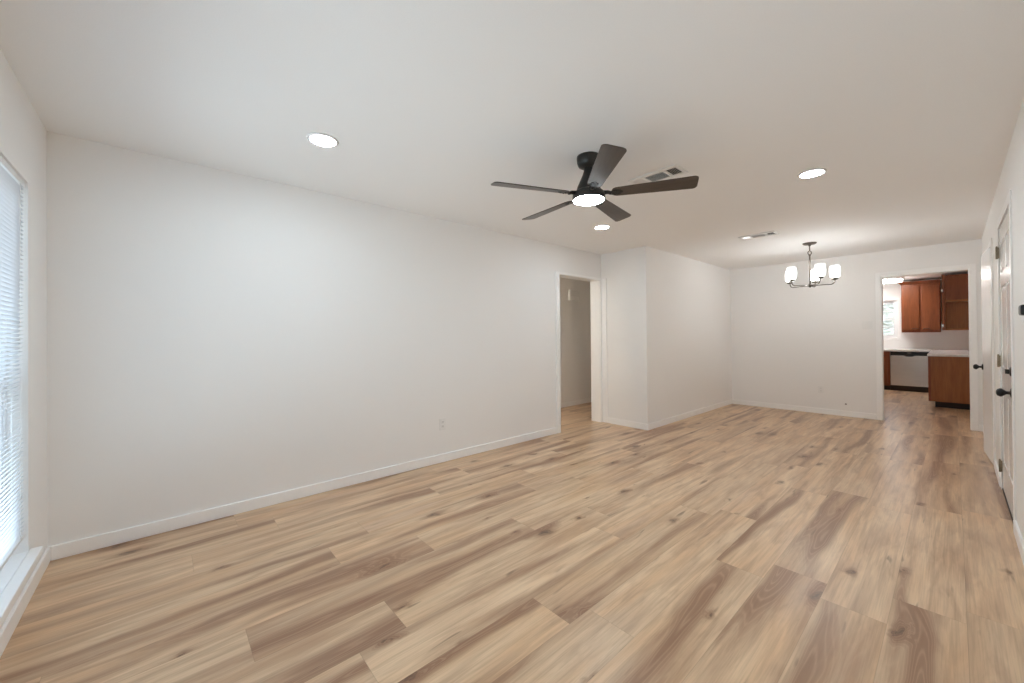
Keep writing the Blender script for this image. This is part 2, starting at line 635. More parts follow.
# ------------------------------------------------------------------ walls
HO0, HO1, HOZ = 3.850, 4.730, 2.062            # hall opening in the left wall
wl = MB()
wl.box(XL - WT, XL, YW - WT, HO0, 0, H)
wl.box(XL - WT, XL, HO0, HO1, HOZ, H)
wl.box(XL - WT, XL, HO1, YB, 0, H)
struct('wall_left', wl, 'wall')
struct('wall_return', MB().box(XL - WT, XB - 0.11, YB, YB + 0.11, 0, H), 'wall')
struct('wall_dining', MB().box(XB - 0.11, XB, YB, YF, 0, H), 'wall')
wh = MB()
wh.box(XH - 0.12, XH, 2.3, 9.0, 0, H)
wh.box(XH, XL - WT, 2.2, 2.3, 0, H)
wh.box(XH, XL, 9.0, 9.1, 0, H)
wh.box(XL - WT, XL - WT + 0.1, YB + 0.11, 9.0, 0, H)
struct('wall_hall', wh, 'wall')

KO0, KO1, KOZ = -0.690, 0.145, 2.075           # kitchen opening in the far wall
wf = MB()
wf.box(XB - 0.11, KO0, YF, YF + 0.12, 0, H)
wf.box(KO0, KO1, YF, YF + 0.12, KOZ, H)
wf.box(KO1, XR + 0.24, YF, YF + 0.12, 0, H)
struct('wall_far', wf, 'wall')

FD0, FD1, FDZ = 4.020, 4.985, 2.075            # front door in the right wall
CD0, CD1, CDZ = 5.755, 6.445, 2.065            # closet door in the right wall
wr = MB()
XO = XR + 0.12
for ya, yb, za in ((YW - WT, FD0, 0), (FD0, FD1, FDZ), (FD1, CD0, 0), (CD0, CD1, CDZ), (CD1, YF, 0)):
    wr.box(XR, XO, ya, yb, za, H)
wr.box(XO, XO + 0.12, YW - WT, YF, 0, H)
struct('wall_right', wr, 'wall')

WX0, WX1, WZ0, WZ1 = -3.000, -0.600, 0.222, 2.020   # window in the near wall
WM = -1.800                                   # mullion between its two lights
ww = MB()
ww.box(XL - WT, WX0, YW - WT, YW, 0, H)
ww.box(WX1, XO, YW - WT, YW, 0, H)
ww.box(WX0, WX1, YW - WT, YW, 0, WZ0 - 0.03)
ww.box(WX0, WX1, YW - WT, YW, WZ1, H)
struct('wall_window', ww, 'wall')

KW0, KW1, KWZ0, KWZ1 = -1.78, -0.850, 1.160, 2.020    # kitchen window
wk = MB()
wk.box(KXL, KW0, KY, KY + WT, 0, H)
wk.box(KW1, KXR + 0.2, KY, KY + WT, 0, H)
wk.box(KW0, KW1, KY, KY + WT, 0, KWZ0)
wk.box(KW0, KW1, KY, KY + WT, KWZ1, H)
struct('wall_kitchen', wk, 'wall')
struct('wall_kitchen_right', MB().box(KXR, KXR + 0.15, YF + 0.12, KY, 0, H), 'wall')
struct('wall_kitchen_left', MB().box(KXL - 0.12, KXL, YF + 0.12, KY + WT, 0, H), 'wall')

# ------------------------------------------------------------------ baseboards
BH, BT = 0.083, 0.013


def base(name, *runs):
    b = MB()
    for (x0, x1, y0, y1) in runs:
        b.box(x0, x1, y0, y1, 0, BH, 0.003, 1)
    struct(name, b, 'trim')


base('baseboard_left', (XL, XL + BT, YW + BT, HO0 - 0.07))
base('baseboard_window', (XL, XR, YW, YW + BT))
base('baseboard_return', (XL + 0.095, XB + BT, YB - BT, YB))
base('baseboard_dining', (XB, XB + BT, YB, YF))
base('baseboard_far', (XB + BT, KO0 - 0.06, YF - BT, YF), (KO1 + 0.06, XR, YF - BT, YF))
base('baseboard_right', (XR - BT, XR, YW + BT, FD0 - 0.066), (XR - BT, XR, FD1 + 0.066, CD0 - 0.06),
     (XR - BT, XR, CD1 + 0.06, YF - BT))
base('baseboard_hall', (XH, XH + BT, 2.3, 9.0))


# ------------------------------------------------------------------ casings
def casing_x(mb, x_face, sgn, y0, y1, z1, w, t=0.017):
    """Casing round an opening in a wall of constant x; sgn = +1 when the room lies on +x."""
    xa, xb = sorted((x_face, x_face + sgn * t))
    mb.box(xa, xb, y0 - w, y0, 0, z1 + w, 0.004)
    mb.box(xa, xb, y1, y1 + w, 0, z1 + w, 0.004)
    mb.box(xa, xb, y0, y1, z1, z1 + w, 0.004)


tr = MB()
tr.box(XL, XL + 0.017, HO0 - 0.068, HO0, 0, HOZ + 0.030, 0.004)
tr.box(XL, XL + 0.017, HO0, YB, HOZ, HOZ + 0.030, 0.004)
tr.box(XL, XL + 0.017, HO1, YB, 0, HOZ, 0.004)
tr.box(XL, XL + 0.095, YB - 0.012, YB, 0, HOZ + 0.02, 0.003)
tr.box(XL - WT - 0.017, XL, HO1 - 0.003, HO1, 0, HOZ)
tr.box(XL - WT - 0.017, XL, HO0, HO0 + 0.003, 0, HOZ)
tr.box(XL - WT - 0.017, XL, HO0 + 0.003, HO1 - 0.003, HOZ - 0.003, HOZ)
struct('trim_1', tr, 'trim')
tk = MB()
for (xa, xb, za, zb) in ((KO0 - 0.057, KO0, 0, KOZ + 0.06), (KO1, KO1 + 0.057, 0, KOZ + 0.06), (KO0, KO1, KOZ, KOZ + 0.06)):
    tk.box(xa, xb, YF - 0.015, YF, za, zb, 0.004)
tk.box(KO0 - 0.001, KO0 + 0.010, YF, YF + 0.12, 0, KOZ)
tk.box(KO1 - 0.010, KO1 + 0.001, YF, YF + 0.12, 0, KOZ)
tk.box(KO0 + 0.010, KO1 - 0.010, YF, YF + 0.12, KOZ - 0.010, KOZ + 0.001)
struct('trim_2', tk, 'trim')
tf = MB()
casing_x(tf, XR, -1, FD0, FD1, FDZ, 0.066, 0.008)
struct('trim_3', tf, 'trim')
tc_ = MB()
casing_x(tc_, XR, -1, CD0, CD1, CDZ, 0.058, 0.012)
struct('trim_4', tc_, 'trim')


# ------------------------------------------------------------------ window 1: two lights, frame, sashes, stool
def double_hung(root, x0, x1, y_in, z0, z1, meet, sgn=1, muntins=None, depth=0.05):
    """A double-hung window filling x0..x1, its room side at y_in, body on the outer side (sgn = +1 means outside is -y)."""
    def bx(mb, xa, xb, d0, d1, za, zb, bev=0.003):
        ya, yb = sorted((y_in - sgn * d0, y_in - sgn * d1))
        mb.box(xa, xb, ya, yb, za, zb, bev, 1)
    fr = MB()
    bx(fr, x0, x0 + 0.035, 0, depth, z0, z1)
    bx(fr, x1 - 0.035, x1, 0, depth, z0, z1)
    bx(fr, x0 + 0.035, x1 - 0.035, 0, depth, z1 - 0.035, z1)
    bx(fr, x0 + 0.035, x1 - 0.035, 0, depth, z0, z0 + 0.035)
    obj('frame', fr, 'vinyl', root)
    for (za, zb, d) in ((z0 + 0.035, meet + 0.02, 0.004), (meet - 0.02, z1 - 0.035, 0.027)):
        s = MB()
        bx(s, x0 + 0.035, x0 + 0.072, d, d + 0.022, za, zb)
        bx(s, x1 - 0.072, x1 - 0.035, d, d + 0.022, za, zb)
        bx(s, x0 + 0.072, x1 - 0.072, d, d + 0.022, za, za + 0.04)
        bx(s, x0 + 0.072, x1 - 0.072, d, d + 0.022, zb - 0.04, zb)
        if muntins:
            nz, nx = muntins
            for i in range(1, nz):
                zz = za + (zb - za) * i / nz
                bx(s, x0 + 0.072, x1 - 0.072, d + 0.003, d + 0.019, zz - 0.016, zz + 0.016, 0.002)
            for i in range(1, nx):
                xx = x0 + (x1 - x0) * i / nx
                bx(s, xx - 0.010, xx + 0.010, d + 0.004, d + 0.018, za + 0.04, zb - 0.04, 0.002)
        so = obj('sash', s, 'vinyl', root)
        p = MB()
        bx(p, x0 + 0.070, x1 - 0.070, d + 0.009, d + 0.012, za + 0.038, zb - 0.038, 0)
        obj('pane', p, 'glass', so)


w1 = bpy.data.objects.new('window_1', None)
COL.objects.link(w1)
w1.location = (WX0, YW, WZ0)
w1['kind'] = 'structure'
YG = YW - 0.065
double_hung(w1, WX0, WM - 0.03, YG, WZ0, WZ1, 1.03)
double_hung(w1, WM + 0.03, WX1, YG, WZ0, WZ1, 1.03)
obj('mullion', MB().box(WM - 0.03, WM + 0.03, YG - 0.05, YW - 0.03, WZ0, WZ1, 0.003), 'vinyl', w1)
st = MB()
st.box(WX0, WX1, YW - WT, YW, WZ0 - 0.03, WZ0)
st.box(WX0 - 0.035, WX1 + 0.035, YW, YW + 0.043, WZ0 - 0.030, WZ0, 0.006)
st.box(WX0 - 0.02, WX1 + 0.02, YW, YW + 0.030, WZ0 - 0.062, WZ0 - 0.030, 0.004)
obj('stool', st, 'trim', w1)

# window 2: over the kitchen counter
w2 = bpy.data.objects.new('window_2', None)
COL.objects.link(w2)
w2.location = (KW0, KY, KWZ0)
w2['kind'] = 'structure'
double_hung(w2, KW0, KW1, KY + 0.05, KWZ0, KWZ1, (KWZ0 + KWZ1) / 2, -1, (2, 3))
k = MB()
for (xa, xb, za, zb) in ((KW0 - 0.05, KW0, KWZ0 - 0.05, KWZ1 + 0.05), (KW1, KW1 + 0.05, KWZ0 - 0.05, KWZ1 + 0.05),
                         (KW0, KW1, KWZ1, KWZ1 + 0.05), (KW0, KW1, KWZ0 - 0.05, KWZ0)):
    k.box(xa, xb, KY - 0.014, KY, za, zb, 0.003)
obj('casing', k, 'trim', w2)


# ------------------------------------------------------------------ blinds
def blind(x0, x1, y, z0, z1, label):
    root = thing('mini_blind', label, 'blind', ((x0 + x1) / 2, y, z1), 'white mini blinds in the front window')
    hr = MB().box(x0, x1, y - 0.013, y + 0.013, z1 - 0.028, z1, 0.003)
    obj('headrail', hr, 'vinyl', root)
    s = MB()
    zz = z1 - 0.045
    tilt = math.radians(-36)
    wv = 0.0125
    while zz > z0 + 0.03:
        rows = []
        for q in (-1, -0.4, 0.4, 1):
            cy = q * wv * math.cos(tilt)
            cz = -q * wv * math.sin(tilt) + 0.0018 * (1 - q * q)
            rows.append([(x0 + 0.004, y + cy, zz + cz), (x1 - 0.004, y + cy, zz + cz)])
        s.quadstrip(rows)
        zz -= 0.0200
    obj('slats', s, 'slat', root, kind='stuff')
    obj('bottom_rail', MB().box(x0 + 0.003, x1 - 0.003, y - 0.012, y + 0.012, z0, z0 + 0.014, 0.004), 'vinyl', root)
    for xx in (x0 + 0.085, x1 - 0.085, (x0 + x1) / 2):
        c = MB()
        for dy in (-0.0135, 0.0135):
            c.tube([(xx, y + dy, z1 - 0.028), (xx, y + dy, z0 + 0.01)], 0.0012, 6)
        obj('ladder_cord', c, 'plastic', root)
    wd = MB().tube([(x1 - 0.10, y + 0.02, z1 - 0.03), (x1 - 0.10, y + 0.022, z1 - 0.8)], 0.004, 8)
    obj('tilt_wand', wd, 'plastic', root)
    return root


YBL = YW - 0.020
blind(WX0 + 0.014, WM - 0.006, YBL, 0.300, WZ1 - 0.004, 'white mini blind at the corner end of the window')
blind(WM + 0.006, WX1 - 0.012, YBL, 0.300, WZ1 - 0.004, 'white mini blind on the window half away from the corner')


# ------------------------------------------------------------------ doors
def knob(mb, p, length=0.068, r=0.027):
    """Round-rose door knob on a face whose outward direction is -x."""
    mb.lathe([(0, 0), (0.031, 0), (0.031, 0.006), (0.026, 0.010), (0.011, 0.012), (0.010, 0.026), (0.016, 0.032),
              (r, 0.044), (r * 1.02, 0.052), (r * 0.80, 0.063), (r * 0.4, length), (0, length + 0.001)], p, (-1, 0, 0), 28)


d1 = bpy.data.objects.new('door_1', None)
COL.objects.link(d1)
d1.location = (XR, FD0, 0)
d1['kind'] = 'structure'
d1['label'] = 'white six panel front door with black knob and deadbolt'
DX = XR + 0.001                                      # room face of the slab
slab = MB()
slab.box(DX + 0.006, DX + 0.044, FD0 + 0.004, FD1 - 0.004, 0.012, FDZ - 0.006, 0.002)
y0, y1 = FD0 + 0.004, FD1 - 0.004
wd_ = y1 - y0
stile, mid = 0.115, 0.10
pw = (wd_ - 2 * stile - mid) / 2
cols = [(y0 + stile, y0 + stile + pw), (y0 + stile + pw + mid, y1 - stile)]
rows = [(0.24, 0.78), (0.98, 1.60), (1.71, 1.94)]
# stiles and rails standing proud of the sunk panel fields
for ya, yb in ((y0, y0 + stile), (cols[0][1], cols[1][0]), (y1 - stile, y1)):
    slab.box(DX, DX + 0.008, ya, yb, 0.012, FDZ - 0.006, 0.002)
for za, zb in ((0.012, 0.24), (0.78, 0.98), (1.60, 1.71), (1.94, FDZ - 0.006)):
    for ya, yb in cols:
        slab.box(DX, DX + 0.008, ya, yb, za, zb, 0.002)
obj('slab', slab, 'door', d1)
for ya, yb in cols:
    for za, zb in rows:
        p = MB()
        g = 0.03
        bm = p.bm
        o4 = [bm.verts.new((DX + 0.0065, y_, z_)) for y_, z_ in ((ya + 0.006, za + 0.006), (yb - 0.006, za + 0.006),
                                                                (yb - 0.006, zb - 0.006), (ya + 0.006, zb - 0.006))]
        i4 = [bm.verts.new((DX + 0.001, y_, z_)) for y_, z_ in ((ya + g, za + g), (yb - g, za + g), (yb - g, zb - g), (ya + g, zb - g))]
        bm.faces.new(i4)
        for q in range(4):
            bm.faces.new((o4[q], o4[(q + 1) % 4], i4[(q + 1) % 4], i4[q]))
        bmesh.ops.recalc_face_normals(bm, faces=bm.faces[:])
        obj('raised_panel', p, 'door', d1)
kb = MB()
knob(kb, (DX, FD0 + 0.066, 0.857))
obj('knob', kb, 'black', d1, label='black knob')
db = MB()
db.lathe([(0, 0), (0.030, 0), (0.030, 0.008), (0.024, 0.013), (0, 0.013)], (DX, FD0 + 0.066, 0.995), (-1, 0, 0), 28)
db.box(DX - 0.030, DX - 0.010, FD0 + 0.061, FD0 + 0.071, 0.980, 1.010, 0.003)
obj('deadbolt', db, 'black', d1, label='black thumb-turn deadbolt')
for z in (1.885, 1.022, 0.186):
    h = MB()
    h.tube([(XR - 0.013, FD1 + 0.002, z - 0.048), (XR - 0.013, FD1 + 0.002, z + 0.048)], 0.0062, 12)
    h.lathe([(0, 0.048), (0.0045, 0.049), (0.004, 0.054), (0, 0.055)], (XR - 0.013, FD1 + 0.002, z), seg=12)
    h.box(XR - 0.010, XR - 0.0005, FD1 - 0.004, FD1 - 0.002, z - 0.044, z + 0.044)
    h.box(XR - 0.0095, XR - 0.0075, FD1 + 0.002, FD1 + 0.03, z - 0.044, z + 0.044)
    obj('hinge', h, 'hinge', d1)
obj('sweep', MB().box(DX - 0.004, DX + 0.006, y0, y1, 0.001, 0.012), 'toe', d1)

d2 = bpy.data.objects.new('door_2', None)
COL.objects.link(d2)
d2.location = (XR, CD0, 0)
d2['kind'] = 'structure'
d2['label'] = 'white flush closet door standing slightly ajar with black knob'
ang = math.atan2(0.036, 0.66)
hx, hy = XR - 0.014, CD0 + 0.004
Rm = Matrix.Translation((hx, hy, 0)) @ Matrix.Rotation(ang, 4, 'Z')
s2 = MB()
s2.obox(Rm @ Matrix.Translation((0.0175, 0.33, 1.035)), 0.035, 0.66, 2.04, 0.002)
obj('slab', s2, 'closet_door', d2)
kp = Rm @ Vector((0, 0.602, 0.895))
k2 = MB()
knob(k2, kp)
obj('knob', k2, 'black', d2, label='black knob')

# ------------------------------------------------------------------ recessed lights
CANS = [(-2.505, 0.716, 'round recessed ceiling light nearest the window and the long wall'),
        (-2.536, 3.577, 'recessed ceiling light seen below the fan, near the hall opening'),
        (-0.684, 3.588, 'recessed ceiling light to the right of the fan, toward the door wall'),
        (-0.684, 0.716, 'recessed ceiling light overhead by the door wall and the window')]


def make_can(loc, label):
    r = thing('recessed_light', label, 'ceiling light', loc, 'recessed lights in the living room ceiling')
    t = MB()
    t.lathe([(0.071, -0.004), (0.073, -0.008), (0.082, -0.006), (0.088, 0.0), (0.071, 0.0)], loc, (0, 0, 1), 48, closed=True)
    obj('trim_ring', t, 'vent', r)
    d = MB()
    d.lathe([(0, -0.0055), (0.0712, -0.0045), (0.0712, -0.001), (0, -0.001)], loc, (0, 0, 1), 48)
    obj('diffuser', d, 'can', r)
    return r


can0 = make_can((CANS[0][0], CANS[0][1], H), CANS[0][2])
for x, y, lab in CANS[1:]:
    copy_thing(can0, (x, y, H), lab)

# ------------------------------------------------------------------ ceiling fan
FX, FY, ZB = -1.600, 2.112, 2.187
fan = thing('ceiling_fan', 'dark five-blade ceiling fan with a lit round lens', 'ceiling fan', (FX, FY, H))
c0 = (FX, FY, 0)
obj('canopy', MB().lathe([(0, H), (0.076, H), (0.077, H - 0.012), (0.074, H - 0.040), (0.066, H - 0.062), (0.040, H - 0.078),
                          (0, H - 0.080)], c0, seg=48), 'fan', fan)
obj('neck', MB().lathe([(0.030, H - 0.070), (0.031, 2.345), (0.040, 2.318), (0.060, 2.272), (0.074, 2.240), (0.080, 2.214),
                        (0.080, 2.200), (0, 2.200)], c0, seg=48), 'fan', fan)
obj('motor_housing', MB().lathe([(0, 2.214), (0.078, 2.214), (0.092, 2.205), (0.103, 2.195), (0.104, 2.186), (0.106, 2.180),
                                 (0.107, 2.170), (0.1075, 2.158), (0.104, 2.150), (0, 2.150)], c0, seg=56), 'fan', fan)
obj('light_lens', MB().lathe([(0.1010, 2.152), (0.1010, 2.148), (0.092, 2.1445), (0.06, 2.1410), (0, 2.140)], c0, seg=56),
    'fanlight', fan, label='round lit white lens')
A0 = math.radians(246.49)
PITCHB = math.radians(-12.5)
outline = []
r0, r1 = 0.150, 0.662
hw0, hw1 = 0.046, 0.066


def corner(cx, cy, rad, a, b, n=6):
    return [(cx + rad * math.cos(a + (b - a) * i / n), cy + rad * math.sin(a + (b - a) * i / n)) for i in range(n + 1)]


outline += corner(r0 + 0.030, -hw0 + 0.030, 0.030, math.pi, 1.5 * math.pi)
outline += corner(r1 - 0.026, -hw1 + 0.026, 0.026, 1.5 * math.pi, 2 * math.pi)
outline += corner(r1 - 0.026, hw1 - 0.026, 0.026, 0, 0.5 * math.pi)
outline += corner(r0 + 0.030, hw0 - 0.030, 0.030, 0.5 * math.pi, math.pi)
bl_mesh = iron_mesh = None
for i in range(5):
    a = A0 + i * 2 * math.pi / 5
    if i == 0:
        mb = MB().prism(outline, Matrix.Rotation(PITCHB, 4, 'X'), 0.006, 0.0015)
        ir = MB()
        ir.tube([(0.085, 0, 0.004), (0.125, 0, 0.002), (0.15, 0, -0.006)], [0.014, 0.012, 0.010], 10)
        T = Matrix.Rotation(PITCHB, 4, 'X')
        ir.prism([(0.130, -0.016), (0.170, -0.030), (0.205, -0.022), (0.222, 0), (0.205, 0.022), (0.170, 0.030), (0.130, 0.016)],
                 T @ Matrix.Translation((0, 0, -0.005)), 0.004, 0.001)
        for sx, sy in ((0.178, -0.016), (0.178, 0.016), (0.208, 0.0)):
            p = T @ Vector((sx, sy, -0.007))
            ir.lathe([(0, -0.004), (0.004, -0.003), (0.005, 0), (0, 0)], p, T.to_3x3() @ Vector((0, 0, 1)), 12)
        b_o = obj('blade', mb, 'blade', fan)
        i_o = obj('blade_iron', ir, 'fan', b_o)
        # built round the origin: undo the shift to the fan's base
        for me in (b_o.data, i_o.data):
            for vtx in me.vertices:
                vtx.co += Vector((FX, FY, H))
        bl_mesh, iron_mesh = b_o.data, i_o.data
    else:
        b_o = bpy.data.objects.new('blade', bl_mesh)
        COL.objects.link(b_o)
        b_o.parent = fan
        i_o = bpy.data.objects.new('blade_iron', iron_mesh)
        COL.objects.link(i_o)
        i_o.parent = b_o
    b_o.location = (0, 0, ZB - H)
    b_o.rotation_euler = (0, 0, a)

# ------------------------------------------------------------------ ceiling registers (three-way)
def register(x0, x1, y0, y1, label):
    z = H
    root = thing('ceiling_vent', label, 'air vent', ((x0 + x1) / 2, (y0 + y1) / 2, H), 'ceiling air registers')
    fr = MB()
    f = 0.038
    for (xa, xb, ya, yb) in ((x0, x1, y0, y0 + f), (x0, x1, y1 - f, y1), (x0, x0 + f * 0.6, y0 + f, y1 - f), (x1 - f * 0.6, x1, y0 + f, y1 - f)):
        fr.box(xa, xb, ya, yb, z - 0.010, z, 0.004)
    L0, L1 = x0 + f * 0.6, x1 - f * 0.6
    w = L1 - L0
    sec = [(L0, L0 + w * 0.23), (L0 + w * 0.285, L0 + w * 0.715), (L0 + w * 0.77, L1)]
    for xa, xb in ((sec[0][1], sec[1][0]), (sec[1][1], sec[2][0])):
        fr.box(xa, xb, y0 + f, y1 - f, z - 0.010, z, 0.002)
    obj('frame', fr, 'vent', root)
    obj('throat_shade', MB().box(L0, L1, y0 + f, y1 - f, z - 0.0015, z - 0.0005), 'duct_shade', root)  # flat dark plate painted as the shade behind the louvres; no hole is cut
    for si, (xa, xb) in enumerate(sec):
        s = MB()
        if si == 1:
            n = 9
            for q in range(n):
                yy = y0 + f + (y1 - y0 - 2 * f) * (q + 0.5) / n
                mt = Matrix.Translation(((xa + xb) / 2, yy, z - 0.0055)) @ Matrix.Rotation(math.radians(42), 4, 'X')
                s.obox(mt, xb - xa, 0.010, 0.0012)
        else:
            n = 6
            for q in range(n):
                xx = xa + (xb - xa) * (q + 0.5) / n
                an = math.radians(40 if si == 2 else -40)
                mt = Matrix.Translation((xx, (y0 + y1) / 2, z - 0.0055)) @ Matrix.Rotation(an, 4, 'Y')
                s.obox(mt, 0.0115, y1 - y0 - 2 * f, 0.0012)
        obj('louvres', s, 'vent', root)
    return root


register(-1.645, -1.268, 2.658, 2.862, 'white ceiling air vent right behind the fan blades')
register(-1.725, -1.350, 5.215, 5.420, 'white ceiling air vent in front of the chandelier')

# ------------------------------------------------------------------ chandelier
CX, CY = -1.233, 6.293
ch = thing('chandelier', 'bronze five-arm chandelier with clear cylinder glass shades', 'chandelier', (CX, CY, H))
cc = (CX, CY, 0)
obj('canopy', MB().lathe([(0, H), (0.076, H), (0.076, H - 0.008), (0.060, H - 0.022), (0.016, H - 0.028), (0.012, H - 0.040), (0, H - 0.042)],
                         cc, seg=40), 'bronze', ch)
lp = MB()
lp.tube([(CX, CY, H - 0.035), (CX, CY, 2.335)], 0.006, 10)
lp.ring((CX, CY, 2.312), 0.024, 0.005, (math.sin(THETA), -math.cos(THETA), 0))
obj('hanging_loop', lp, 'bronze', ch)
obj('stem', MB().lathe([(0, 2.290), (0.009, 2.290), (0.012, 2.280), (0.0085, 2.270), (0.0085, 1.905), (0, 1.905)], cc, seg=20), 'bronze', ch)
obj('hub', MB().lathe([(0, 1.908), (0.014, 1.908), (0.020, 1.898), (0.034, 1.892), (0.034, 1.880), (0.016, 1.872), (0.008, 1.862), (0, 1.858)],
                      cc, seg=28), 'bronze', ch)
for i in range(5):
    a = math.radians(232.24) + i * 2 * math.pi / 5
    dx, dy = math.cos(a), math.sin(a)
    P = lambda r, z: (CX + dx * r, CY + dy * r, z)
    RR = 0.252
    pts = [P(0.025, 1.886), P(0.10, 1.884), P(0.19, 1.884)]
    for q in range(7):
        t = math.pi / 2 * q / 6
        pts.append(P(RR - 0.045 + 0.045 * math.sin(t), 1.929 - 0.045 * math.cos(t)))
    pts.append(P(RR, 1.945))
    am = MB().tube(pts, 0.006, 10)
    ao = obj('arm', am, 'bronze', ch)
    cp = MB().lathe([(0, 1.938), (0.014, 1.938), (0.034, 1.946), (0.036, 1.956), (0.033, 1.960), (0.013, 1.962), (0.013, 1.990), (0, 1.990)],
                    P(RR, 0), seg=24)
    obj('socket_cup', cp, 'bronze', ao)
    sh = MB().lathe([(0.032, 1.961), (0.044, 1.966), (0.052, 1.978), (0.0555, 1.998), (0.0565, 2.122)], P(RR, 0), seg=32)
    so = obj('glass_shade', sh, 'shade', ch)
    bu = MB().lathe([(0, 1.990), (0.012, 1.990), (0.014, 2.003), (0.024, 2.026), (0.029, 2.048), (0.025, 2.070), (0.012, 2.083), (0, 2.085)],
                    P(RR, 0), seg=20)
    obj('bulb', bu, 'bulb', so)


# ------------------------------------------------------------------ wall plates
def outlet_on_x(x, y, z, sgn, label):
    root = thing('wall_outlet', label, 'outlet', (x, y, z), 'duplex wall outlets')
    a, b = sorted((x, x + sgn * 0.006))
    obj('plate', MB().box(a, b, y - 0.036, y + 0.036, z - 0.058, z + 0.058, 0.003), 'plastic', root)
    for dz in (-0.021, 0.021):
        q = MB()
        a2, b2 = sorted((x + sgn * 0.005, x + sgn * 0.008))
        q.box(a2, b2, y - 0.017, y + 0.017, z + dz - 0.014, z + dz + 0.014, 0.002)
        so = obj('socket', q, 'plastic', root)
        s = MB()
        a3, b3 = sorted((x + sgn * 0.0078, x + sgn * 0.0084))
        for dy in (-0.006, 0.006):
            s.box(a3, b3, y + dy - 0.0012, y + dy + 0.0012, z + dz - 0.003, z + dz + 0.007)
        s.box(a3, b3, y - 0.002, y + 0.002, z + dz - 0.010, z + dz - 0.006)
        obj('slot', s, 'slot', so)
    return root


outlet_on_x(XL, 2.085, 0.379, 1, 'white duplex outlet low on the long left wall')


def plate_on_far(name, x, z, w, h, label, cat, face):
    root = thing(name, label, cat, (x, YF, z))
    obj('plate', MB().box(x - w / 2, x + w / 2, YF - 0.006, YF, z - h / 2, z + h / 2, 0.003), 'plastic', root)
    face(root)
    return root


def far_outlet(root, x=-1.398, z=0.379):
    for dz in (-0.021, 0.021):
        so = obj('socket', MB().box(x - 0.017, x + 0.017, YF - 0.008, YF - 0.005, z + dz - 0.014, z + dz + 0.014, 0.002), 'plastic', root)
        s = MB()
        for d in (-0.006, 0.006):
            s.box(x + d - 0.0012, x + d + 0.0012, YF - 0.0084, YF - 0.0078, z + dz - 0.003, z + dz + 0.007)
        obj('slot', s, 'slot', so)


def far_switch(root, x=-0.839, z=1.378):
    for d in (-0.023, 0.023):
        obj('rocker', MB().box(x + d - 0.016, x + d + 0.016, YF - 0.010, YF - 0.005, z - 0.033, z + 0.033, 0.003), 'plastic', root)


def coax(root, x=-1.094, z=0.187):
    obj('jack', MB().lathe([(0, 0), (0.010, 0), (0.010, 0.006), (0.006, 0.006), (0.006, 0.014), (0, 0.014)], (x, YF - 0.004, z), (0, -1, 0), 16),
        'bronze', root, label='metal jack')


far_o = plate_on_far('wall_outlet', -1.398, 0.379, 0.072, 0.116, 'white duplex outlet low on the far wall', 'outlet', far_outlet)
far_o['group'] = 'duplex wall outlets'
plate_on_far('light_switch', -0.839, 1.378, 0.116, 0.116, 'white switch plate beside the kitchen opening', 'switch', far_switch)
plate_on_far('cable_jack', -1.094, 0.187, 0.040, 0.040, 'small round metal cable jack just above the far baseboard', 'jack', coax)

# chime box in the hall
cb = thing('door_chime', 'small white box high on the hall wall', 'door chime', (XH, 5.56, 1.99))
obj('cover', MB().box(XH, XH + 0.045, 5.42, 5.70, 1.90, 2.08, 0.008), 'plastic', cb)
g = MB()
for q in range(5):
    g.box(XH + 0.044, XH + 0.0465, 5.45, 5.67, 1.915 + q * 0.012, 1.921 + q * 0.012)
obj('grille', g, 'trim', cb)

# control by the front door, cut by the frame
sw = thing('wall_control', 'black and white wall control beside the front door', 'wall control', (XR, 3.19, 1.345))
obj('plate', MB().box(XR - 0.016, XR, 3.145, 3.232, 1.262, 1.332, 0.004), 'plastic', sw)
obj('button', MB().lathe([(0, 0), (0.010, 0), (0.009, 0.004), (0, 0.005)], (XR - 0.015, 3.19, 1.302), (-1, 0, 0), 20), 'trim', sw)
obj('sensor_head', MB().box(XR - 0.030, XR, 3.145, 3.235, 1.332, 1.384, 0.010), 'black', sw, label='black upper half')

# ------------------------------------------------------------------ kitchen
CTZ = 0.900
# worktop, L-shaped: run along the back wall and the run along the right wall
ct = MB()
ct.box(KXL + 0.01, -0.36, 12.00, KY, CTZ - 0.038, CTZ, 0.004)
ct.box(-0.36, KXR, 12.00, KY, CTZ - 0.038, CTZ)
ct.box(-0.300, KXR, 9.72, 12.00, CTZ - 0.038, CTZ, 0.004)
ctop = obj('countertop', ct, 'quartz')
ctop['label'] = 'white L-shaped kitchen countertop over the cabinets and dishwasher'
ctop['category'] = 'countertop'

ZU = CTZ - 0.038
pen = thing('base_cabinet', 'brown wooden base cabinet whose plain end faces the living room', 'cabinet', (0.02, 10.8, 0))
obj('body', MB().box(-0.278, KXR - 0.002, 9.760, 11.98, 0.10, ZU, 0.002), 'cabinet', pen)
pe = MB()
pe.box(-0.290, KXR - 0.002, 9.742, 9.760, 0.10, ZU, 0.002)
obj('end_panel', pe, 'cabinet_pale', pen)
obj('corner_stile', MB().box(-0.292, -0.262, 9.738, 9.742, 0.10, ZU, 0.001), 'cabinet_dark', pen)
obj('toe_kick', MB().box(-0.215, KXR - 0.002, 9.800, 11.98, 0.0, 0.10), 'toe', pen)

